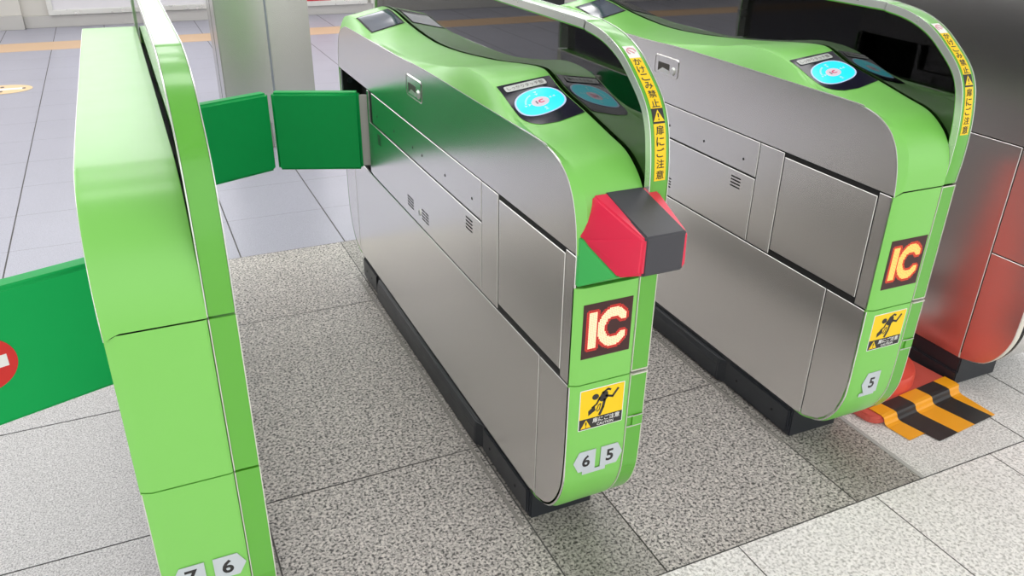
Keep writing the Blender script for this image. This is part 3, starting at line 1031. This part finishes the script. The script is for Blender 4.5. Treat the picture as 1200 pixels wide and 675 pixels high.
        bm = bmesh.new()
        hull(bm, [(0.0015, -.004, .764), (0.1515, -.004, .764), (0.004, -.0045, .868), (0.1515, -.0045, .868), (0.0385, -.088, .8165), (0.1515, -.088, .8165), (0.002, .01, .764), (0.1515, .01, .764), (0.004, .01, .868), (0.1515, .01, .868)], 0.0012, 0, 2)
        o = bm_obj('nose_bracket', bm, GREEN_FACET, G)
        o['label'] = 'darker green facet under the red nose'
    # ---- front signs
    if led:
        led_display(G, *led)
    if caution:
        sticker_caution(G, 0.0265, 0.400, 0.1365, 0.503)
    for args in numbers:
        number_sticker(G, *args)
    if caution:
        xa, xb, zb = (0.043, 0.104, 0.2705) if len(numbers) > 1 else (0.040, 0.094, 0.2475)
        fr = Frame((xa, -0.0036 if zb > 0.26 else -0.0015, zb), (1, 0, 0), (0, -0.03, 1))
        bm = bmesh.new()
        decal(bm, fr, [(0, 0), (xb - xa, 0), (xb - xa, 0.0105), (0, 0.0105)], 0, 0.0008)
        bm_obj('sticker_scrap', bm, PALE, G)
    # ---- flaps
    def flap(root, tip, z0, z1, sign=False, thick=0.048):
        rv, tv = Vector((root[0], root[1] - 0.018, 0)), Vector((tip[0], tip[1] - 0.018, 0))
        d = (tv - rv).normalized()
        n = Vector((-d.y, d.x, 0))
        L = (tv - rv).length
        bm = bmesh.new()
        b2 = bmesh.new()
        prism(b2, [rv + d * a + n * b + Vector((0, 0, z0)) for a, b in ((0.014, -thick / 2), (L, -thick / 2), (L, thick / 2), (0.014, thick / 2))], (0, 0, z1 - z0), 0.009, 0, 3)
        merge(bm, b2)
        o = bm_obj('flap', bm, FLAP, G, True, 50)
        o['label'] = 'deep green padded flap door'
        bm = bmesh.new()
        prism(bm, [rv + d * a + n * b + Vector((0, 0, z0 + 0.012)) for a, b in ((-0.020, -0.008), (0.016, -0.008), (0.016, 0.008), (-0.020, 0.008))], (0, 0, z1 - z0 - 0.024), 0.002)
        bm_obj('hinge', bm, HINGE, o)
        if sign:
            dist = sign
            fn = -n if n.y > 0 else n
            u = d if d.cross(Vector((0, 0, 1))).dot(fn) > 0 else -d
            fr = Frame(rv + d * dist + fn * (thick / 2) + Vector((0, 0, (z0 + z1) / 2 - 0.003)), u, (0, 0, 1))
            bm = bmesh.new()
            decal(bm, fr, [(0.056 * math.cos(t * math.pi / 20), 0.056 * math.sin(t * math.pi / 20)) for t in range(40)], 0, 0.001, 0)
            decal(bm, fr, [(-0.040, -0.0125), (0.040, -0.0125), (0.040, 0.0125), (-0.040, 0.0125)], 0.0008, 0.0016, 1)
            s = bm_obj('no_entry_sign', bm, [SIGNRED, WHITE], o)
            s['label'] = 'round red no-entry sign with white bar'
    if left_flap:
        flap(*left_flap)
    if right_flap:
        flap(*right_flap)
    G.scale = (sx, 1, 1)
    return G

Y0 = 1.278
make_gate('leftmost green ticket gate with a flat plain top, marked 7 and 6', (-0.1125, Y0 + 0.001, 0), 0.0, wave=False, reader=False, sx=1.04, caution=False, arch_label=False,
          numbers=(('7', 0.018, 0.281, 0.075, 0.334, -1), ('6', 0.090, 0.281, 0.147, 0.334, 1)),
          left_flap=((-0.004, 0.437), (-0.305, 0.330), 0.522, 0.806, 0.243), right_flap=((0.20, 1.592), (0.514, 1.726), 0.522, 0.806))
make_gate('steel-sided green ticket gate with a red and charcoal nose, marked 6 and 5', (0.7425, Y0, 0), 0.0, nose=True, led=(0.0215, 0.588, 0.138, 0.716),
          numbers=(('6', 0.018, 0.281, 0.075, 0.338, -1), ('5', 0.089, 0.281, 0.147, 0.338, 1)), left_flap=((0.004, 1.612), (-0.297, 1.724), 0.522, 0.806))
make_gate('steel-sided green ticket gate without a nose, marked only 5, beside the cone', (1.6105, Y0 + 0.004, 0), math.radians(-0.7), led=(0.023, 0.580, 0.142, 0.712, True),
          numbers=(('5', 0.040, 0.255, 0.100, 0.322, -1),))

# ------------------------------------------------------------------ the far right, steel gate seen from its side
def end_gate():
    X0 = 2.325
    G = thing('ticket_gate', 'tall plain steel gate at the right edge, with a cream and black front edge', 'ticket gate', (X0, Y0, 0), 0, 'row of station ticket gates')
    T = 1.36
    bot = [(y + 0.03, z) for y, z in STEEL_BOT]
    body = list(reversed(bot)) + [(0.033, T), (2.6, T), (2.6, 0.105)]
    bm = bmesh.new()
    prism_x(bm, [(y + 0.004 if y < 1 else y, z) for y, z in body], 0.005, 0.42, 0)
    bm_obj('chassis', bm, DARK, G)
    a = clip(body, 0, 0.1855, True)
    b = clip(body, 0, 0.1890, False)
    steel_plate('side_panel', G, [clip(a, 1, 0.485, True)], material=STEEL_END)
    steel_plate('side_panel', G, [clip(clip(a, 1, 0.4885, False), 1, 0.819, True)], material=STEEL_END)
    steel_plate('side_panel', G, [clip(b, 1, 0.819, True)], material=STEEL_END)
    steel_plate('side_panel', G, [clip(body, 1, 0.8225, False)], material=STEEL_END)
    fp = [(y - 0.002, z) for y, z in reversed(bot)][::-1]
    prof = [(0.031, T), (0.031, 0.6)] + [(y - 0.001, z) for y, z in bot]
    for nm, x0, x1, ins, M in (('front_stripe', 0.002, 0.022, 0.0, CREAM), ('rubber_edge', 0.022, 0.040, -0.008, BLACKP), ('front_panel', 0.040, 0.42, 0.0, STEEL)):
        bm = bmesh.new()
        pr = offset_curve(prof, ins)
        pr2 = offset_curve(prof, -0.02)
        r = [[(x, y, z) for y, z in q] for x, q in ((x0, pr), (x1, pr), (x1, pr2), (x0, pr2))]
        V = loft(bm, r + [r[0]])
        for e in (0, -1):
            bm.faces.new([q[e] for q in V[:-1]])
        bm_obj(nm, bm, M, G, True, 40)
    bm = bmesh.new()
    box(bm, (0.004, 0.180, 0.0), (0.20, 2.5, 0.108), 0.004)
    bm_obj('plinth', bm, BLACKP, G)
    bm = bmesh.new()
    box(bm, (-0.006, 0.176, 0.004), (0.006, 2.0, 0.052), 0.003)
    bm_obj('kick_plate', bm, BLACKP, G)
end_gate()

# ------------------------------------------------------------------ traffic cone and hazard tape
CX, CY, CA = 2.085, 1.615, math.radians(5.5)
ct = thing('traffic_cone', 'red plastic traffic cone standing behind the right-hand green gate', 'traffic cone', (CX, CY, 0), CA)
bm = bmesh.new()
h = 0.21
prism(bm, [(a, b, 0.0) for a, b in rrect(-h, -h, h, h, 0.045, 5)], (0, 0, 0.026), 0.008, 0, 3)
bm_obj('cone_base', bm, mat('cone_base_plastic', srgb(208, 92, 78), 0.5, var=0.06), ct, True)
def lathe(bm, prof, n=40, mi=0):
    rows = []
    for r, z in prof:
        rows.append([bm.verts.new((r * math.cos(2 * math.pi * k / n), r * math.sin(2 * math.pi * k / n), z)) for k in range(n)])
    for a, b in zip(rows, rows[1:]):
        for k in range(n):
            f = bm.faces.new((a[k], a[(k + 1) % n], b[(k + 1) % n], b[k]))
            f.material_index = mi
    bm.faces.new(rows[-1])
bm = bmesh.new()
lathe(bm, [(0.150, 0.020), (0.150, 0.062), (0.145, 0.074), (0.120, 0.080), (0.114, 0.084)])
bm_obj('cone_collar', bm, CONE, ct, True)
bm = bmesh.new()
lathe(bm, [(0.116, 0.078), (0.108, 0.13), (0.075, 0.40), (0.040, 0.675), (0.034, 0.695), (0.024, 0.70)])
bm_obj('cone_body', bm, CONE, ct, True)

# tape bent over the front edge of the cone's base and down on the floor
def tape():
    o = thing('hazard_tape', 'black and yellow hazard tape stuck over the cone base and the floor', 'tape', (CX, CY, 0), CA)
    prof = [(-0.155, 0.0275), (-0.198, 0.0275), (-0.2085, 0.0250), (-0.2125, 0.019), (-0.216, 0.009), (-0.222, 0.0035), (-0.232, 0.0015), (-0.30, 0.0015), (-0.352, 0.0015)]
    xs = [-0.176, -0.120, -0.030, 0.055, 0.145, 0.215]
    skew = 0.025
    bm = bmesh.new()
    for k in range(5):
        A, B, A2, B2 = [], [], [], []
        for i, (y, z) in enumerate(prof):
            t = (prof[0][0] - y) / 0.197
            lim = 1.0
            yy = y
            xa, xb = xs[k] + skew * t, xs[k + 1] + skew * t
            if k == 0 and y < -0.285:
                yy = max(y, -0.285 - 0.02)
            if k == 0:
                xa = xs[0] + 0.005 * t
                xb = xs[1] + skew * t
            if k == 4:
                xb = min(xb, 0.206) if y > -0.21 else 0.206 - 0.02 * min(1, t)
            A.append((xa, yy, z))
            B.append((xb, yy, z))
            A2.append((xa, yy, z + 0.0008))
            B2.append((xb, yy, z + 0.0008))
        V = loft(bm, [A2, B2], k % 2)
    ob = bm_obj('tape_strip', bm, [TAPEY, TAPEB], o, False)
tape()

# ------------------------------------------------------------------ floor
def build_floor():
    bm = bmesh.new()
    mats = [G_FAR, G_MID, G_STRIP, G_LEFT, G_FRONT, G_SIDE, GROUT]
    def quad(x0, y0, x1, y1, z, mi):
        f = bm.faces.new([bm.verts.new(p) for p in ((x0, y0, z), (x1, y0, z), (x1, y1, z), (x0, y1, z))])
        f.material_index = mi
    quad(-6, -4, 9, 10.25, -0.0025, 6)
    g = 0.0021
    def tile(x0, y0, x1, y1, mi, k=1.0):
        quad(x0 + g * k, y0 + g * k, x1 - g * k, y1 - g * k, 0, mi)
    def grid(xs, ys, mi, k=1.0):
        for a, b in zip(xs, xs[1:]):
            for c, d in zip(ys, ys[1:]):
                tile(a, c, b, d, mi, k)
    # far hall: columns of narrow tiles with faint cross joints
    xs = [-0.617 + 0.459 * k for k in range(-12, 21)]
    ys = [3.42, 3.866, 4.32, 4.77, 5.22, 5.68, 6.13, 6.58, 7.04, 7.49, 7.94, 8.40, 8.85, 9.25, 9.70, 10.20]
    for a, b in zip(xs, xs[1:]):
        for c, d in zip(ys, ys[1:]):
            quad(a + 0.0030, c + 0.0009, b - 0.0030, d - 0.0009, 0, 0)
    ys = [1.155, 1.788, 2.808, 3.42]
    grid([-0.108 - 1.0, -0.108], [1.155, 1.788, 2.40, 3.42], 3)
    grid([-6, -3.1, -2.1, -1.108], [1.155, 1.788, 2.40, 3.42], 3)
    grid([0.122, 0.740], ys, 1)
    grid([0.974, 1.590], ys, 1)
    for a, b in ((-0.108, 0.122), (0.740, 0.974), (1.590, 1.837)):
        grid([a, b], ys, 2)
    grid([1.837, 2.278, 2.50, 3.1, 4, 6, 9], [1.155, 1.30 + 0.99, 3.42], 5)
    xs = [-6, -3, -2, -1.137, -0.672, -0.207, 0.258, 0.723, 1.187, 1.654, 2.113, 2.576, 3.04, 4, 6, 9]
    grid(xs, [-4, -3, -2, -1.2, -0.7, -0.23, 0.23, 0.692, 1.155], 4, 0.8)
    me = bpy.data.meshes.new('floor')
    bm.to_mesh(me)
    bm.free()
    structure(link('floor', me, None, mats))
build_floor()
bm = bmesh.new()
# faint metal edge strips beside the plinths
for x in (0.7335, 1.5985):
    box(bm, (x - 0.020, 1.44, 0.0), (x - 0.010, 3.05, 0.0025), 0.001)
o = structure(bm_obj('trim_1', bm, mat('floor_sealant', srgb(150, 146, 140), 0.5, var=0.04)))
bm = bmesh.new()
box(bm, (1.834, 1.158, 0.0), (1.848, 3.2, 0.0012), 0)
o = structure(bm_obj('trim_4', bm, mat('floor_joint_cement', srgb(178, 177, 174), 0.6, var=0.04)))
bm = bmesh.new()
box(bm, (-6, 8.80, 0.0), (9, 9.24, 0.0012), 0)
structure(bm_obj('trim_2', bm, TACT))

# floor sticker with an arrow
fs = thing('floor_sticker', 'pale orange oval floor sticker with a white arrow pointing left', 'floor sticker', (-0.90, 7.21, 0))
bm = bmesh.new()
fr = Frame((0, 0, 0.0012), (1, 0, 0), (0, 1, 0))
decal(bm, fr, [(0.21 * math.cos(t * math.pi / 20), 0.155 * math.sin(t * math.pi / 20)) for t in range(40)], 0, 0.0010)
bo = bm_obj('sticker_disc', bm, STICK_ORANGE, fs)
bm = bmesh.new()
decal(bm, fr, [(0.15, -0.025), (0.15, 0.025), (-0.02, 0.03), (-0.02, 0.075), (-0.16, 0), (-0.02, -0.075), (-0.02, -0.03)], 0.0008, 0.0016, 0)
bm_obj('arrow', bm, WHITE, fs)
bm = bmesh.new()
for a, b in ((0.15, 0.0), (0.0, 0.075), (0.0, -0.075)):
    decal(bm, fr, [(a + 0.014 * math.cos(t * math.pi / 6), b + 0.022 * math.sin(t * math.pi / 6)) for t in range(12)], 0.0015, 0.002)
bm_obj('mark', bm, STICK_DOT, fs)
# the second one, seen through the smoked screen
f2 = thing('floor_sticker', 'oval floor sticker seen through the smoked screen of the red-nosed gate', 'floor sticker', (2.75, 5.1, 0))
bm = bmesh.new()
decal(bm, fr, [(0.21 * math.cos(t * math.pi / 20), 0.155 * math.sin(t * math.pi / 20)) for t in range(40)], 0, 0.0010)
bm_obj('sticker_disc', bm, STICK_ORANGE, f2)
bm = bmesh.new()
decal(bm, fr, [(0.15, -0.025), (0.15, 0.025), (-0.02, 0.03), (-0.02, 0.075), (-0.16, 0), (-0.02, -0.075), (-0.02, -0.03)], 0.0008, 0.0016, 0)
bm_obj('arrow', bm, WHITE, f2)

# ------------------------------------------------------------------ steel-clad column
pc = thing('pillar', 'square stainless steel clad column behind the two green flaps', 'column', (0.49, 4.99, 0))
pc['kind'] = 'structure'
bm = bmesh.new()
box(bm, (0.006, 0.006, 0), (0.508, 0.50, 4.0))
bm_obj('pillar_core', bm, DARK, pc)
bm = bmesh.new()
box(bm, (0.0, 0.0, 0), (0.2675, 0.012, 4.0), 0.003)
bm_obj('cladding_panel', bm, STEEL_COL, pc)
bm = bmesh.new()
box(bm, (0.2795, 0.0, 0), (0.514, 0.012, 4.0), 0.003)
bm_obj('cladding_panel', bm, STEEL_COL, pc)
bm = bmesh.new()
box(bm, (0.2665, 0.004, 0), (0.2805, 0.012, 4.0))
bm_obj('seam_strip', bm, mat('seam_grey', srgb(150, 156, 164), 0.35, metal=0.6, var=0.03), pc)
bm = bmesh.new()
box(bm, (-0.004, 0.012, 0), (0.006, 0.20, 4.0), 0.003)
box(bm, (-0.004, 0.215, 0), (0.006, 0.40, 4.0), 0.003)
bm_obj('side_cladding', bm, STEEL_COL, pc)
bm = bmesh.new()
box(bm, (0.508, 0.012, 0), (0.518, 0.50, 3.2), 0.003)
bm_obj('side_cladding', bm, STEEL_COL, pc)
bm = bmesh.new()
box(bm, (0.196, -0.012, 0.004), (0.236, 0.0, 0.16), 0.003)
box(bm, (0.206, -0.014, 0.02), (0.226, -0.010, 0.14), 0.002, 1)
bm_obj('bracket', bm, [mat('bracket_grey', srgb(140, 140, 136), 0.5, var=0.04), WHITE_EDGE], pc)

# ------------------------------------------------------------------ back wall
WY = 10.16
bm = bmesh.new()
box(bm, (-0.905, WY, 0), (9, WY + 0.15, 2.2))
structure(bm_obj('wall_back', bm, WALL))
bm = bmesh.new()
box(bm, (-6, WY - 0.06, 0), (-0.905, WY + 0.15, 2.2))
structure(bm_obj('wall_left', bm, WALL))
bm = bmesh.new()
box(bm, (-0.90, WY - 0.03, 0), (3.6, WY, 0.12), 0.004)
box(bm, (-6, WY - 0.09, 0), (-0.90, WY - 0.06, 0.14), 0.004)
structure(bm_obj('baseboard_back', bm, mat('baseboard_stone', srgb(188, 186, 182), 0.25, var=0.05)))
bm = bmesh.new()
box(bm, (3.95, WY - 0.25, 0), (5.35, WY - 0.001, 2.4), 0.01)
o = bm_obj('dark_cabinet', bm, WALLDARK)
tag(o, 'tall dark cabinet by the far wall, glimpsed above the arch of the red-nosed gate', 'cabinet')

def framed(name, label, cat, x0, x1, z0, z1, M, group=None, fw=0.05):
    t = thing(name, label, cat, ((x0 + x1) / 2, WY, z0), 0, group)
    w = (x1 - x0) / 2
    h = z1 - z0
    bm = bmesh.new()
    box(bm, (-w + fw * .6, -0.035, fw * .6), (w - fw * .6, -0.002, h - fw * .6))
    pn = bm_obj('panel', bm, M, t)
    bm = bmesh.new()
    box(bm, (-w, -0.06, 0), (w, -0.001, fw), 0.006)
    box(bm, (-w, -0.06, h - fw), (w, -0.001, h), 0.006)
    box(bm, (-w, -0.06, fw), (-w + fw, -0.001, h - fw), 0.006)
    box(bm, (w - fw, -0.06, fw), (w, -0.001, h - fw), 0.006)
    bm_obj('frame', bm, SILVER, t)
    return t, pn, w, h
framed('notice_board', 'large white notice board in a silver frame left of the column', 'notice board', -0.66, 0.96, 0.125, 2.1, BOARD)
t, pn, w, h = framed('poster_case', 'silver-framed poster case with a red-bottomed poster right of the column', 'poster case', 1.45, 2.76, 0.105, 2.1, POSTER_WHITE)
bm = bmesh.new()
box(bm, (2.0 - 2.105 , -0.040, 0.055), (2.32 - 2.105, -0.036, 0.30))
bm.verts.ensure_lookup_table()
pr = bm_obj('poster', bm, POSTER_RED, t)
pr['label'] = 'red poster with pale print'
bm = bmesh.new()
box(bm, (2.04 - 2.105, -0.042, 0.08), (2.10 - 2.105, -0.0395, 0.22))
for k in range(6):
    box(bm, (2.13 - 2.105 + k * 0.028, -0.042, 0.085), (2.15 - 2.105 + k * 0.028, -0.0395, 0.13))
bm_obj('print', bm, POSTER_WHITE, pr)
bm = bmesh.new()
box(bm, (2.66 - 2.105, -0.040, 0.07), (2.69 - 2.105, -0.036, 1.0))
bm_obj('poster', bm, POSTER_RED, t)
t, pn, w, h = framed('poster_case', 'silver-framed poster case with an orange-edged poster, just left of the smoked screen', 'poster case', 2.80, 3.75, 0.105, 2.1, POSTER_WHITE)
bm = bmesh.new()
box(bm, (-0.41, -0.040, 0.07), (-0.33, -0.036, 0.9))
bm_obj('poster', bm, ORANGE_PAPER, t)

# ------------------------------------------------------------------ ceiling, lamps, added glow band
bm = bmesh.new()
box(bm, (-6, WY + 0.05, 2.2), (9, WY + 0.08, 4.0))  # unseen glowing band, added for bright reflections on the gate tops
structure(bm_obj('added_glow_1', bm, mat('added_glow_emitter', (0.8, 0.8, 0.8, 1), 0.3, emit=2.6, ecol=(0.97, 0.99, 1.0, 1), var=0.02)))
bm = bmesh.new()
for k in range(11):
    box(bm, (-6 + 1.5 * k - 0.03, WY, 2.2), (-6 + 1.5 * k + 0.03, WY + 0.06, 4.0), 0.004)
structure(bm_obj('trim_3', bm, SILVER))
bm = bmesh.new()
box(bm, (-6, -1.4, 4.0), (9, 10.3, 4.1))
structure(bm_obj('ceiling', bm, CEIL))
k = 0
for yy in (3.0, 5.2, 7.4):
    for xx in (-2.6, 0.6, 3.8):
        t = thing('ceiling_light', 'long ceiling light above the gates, outside the picture', 'ceiling light', (xx, yy, 4.0), 0, 'ceiling lights over the hall')
        bm = bmesh.new()
        box(bm, (-1.3, -0.45, -0.06), (1.3, 0.45, 0.0), 0.008)
        bm_obj('housing', bm, WHITE_EDGE, t)
        bm = bmesh.new()
        box(bm, (-1.25, -0.40, -0.075), (1.25, 0.40, -0.058))
        bm_obj('diffuser', bm, LAMP, t)

W = bpy.data.worlds.new('world')
SC.world = W
W.use_nodes = True
bg = W.node_tree.nodes['Background']
bg.inputs[0].default_value = (1.0, 1.0, 1.0, 1)
bg.inputs[1].default_value = 1.6

SC.view_settings.view_transform = 'Standard'
SC.view_settings.look = 'None'
SC.view_settings.gamma = 1
SC.view_settings.use_curve_mapping = False
SC.view_settings.exposure = -0.17
SC.cycles.use_denoising = True
SC.cycles.max_bounces = 10
SC.cycles.transparent_max_bounces = 12
SC.cycles.sample_clamp_indirect = 8
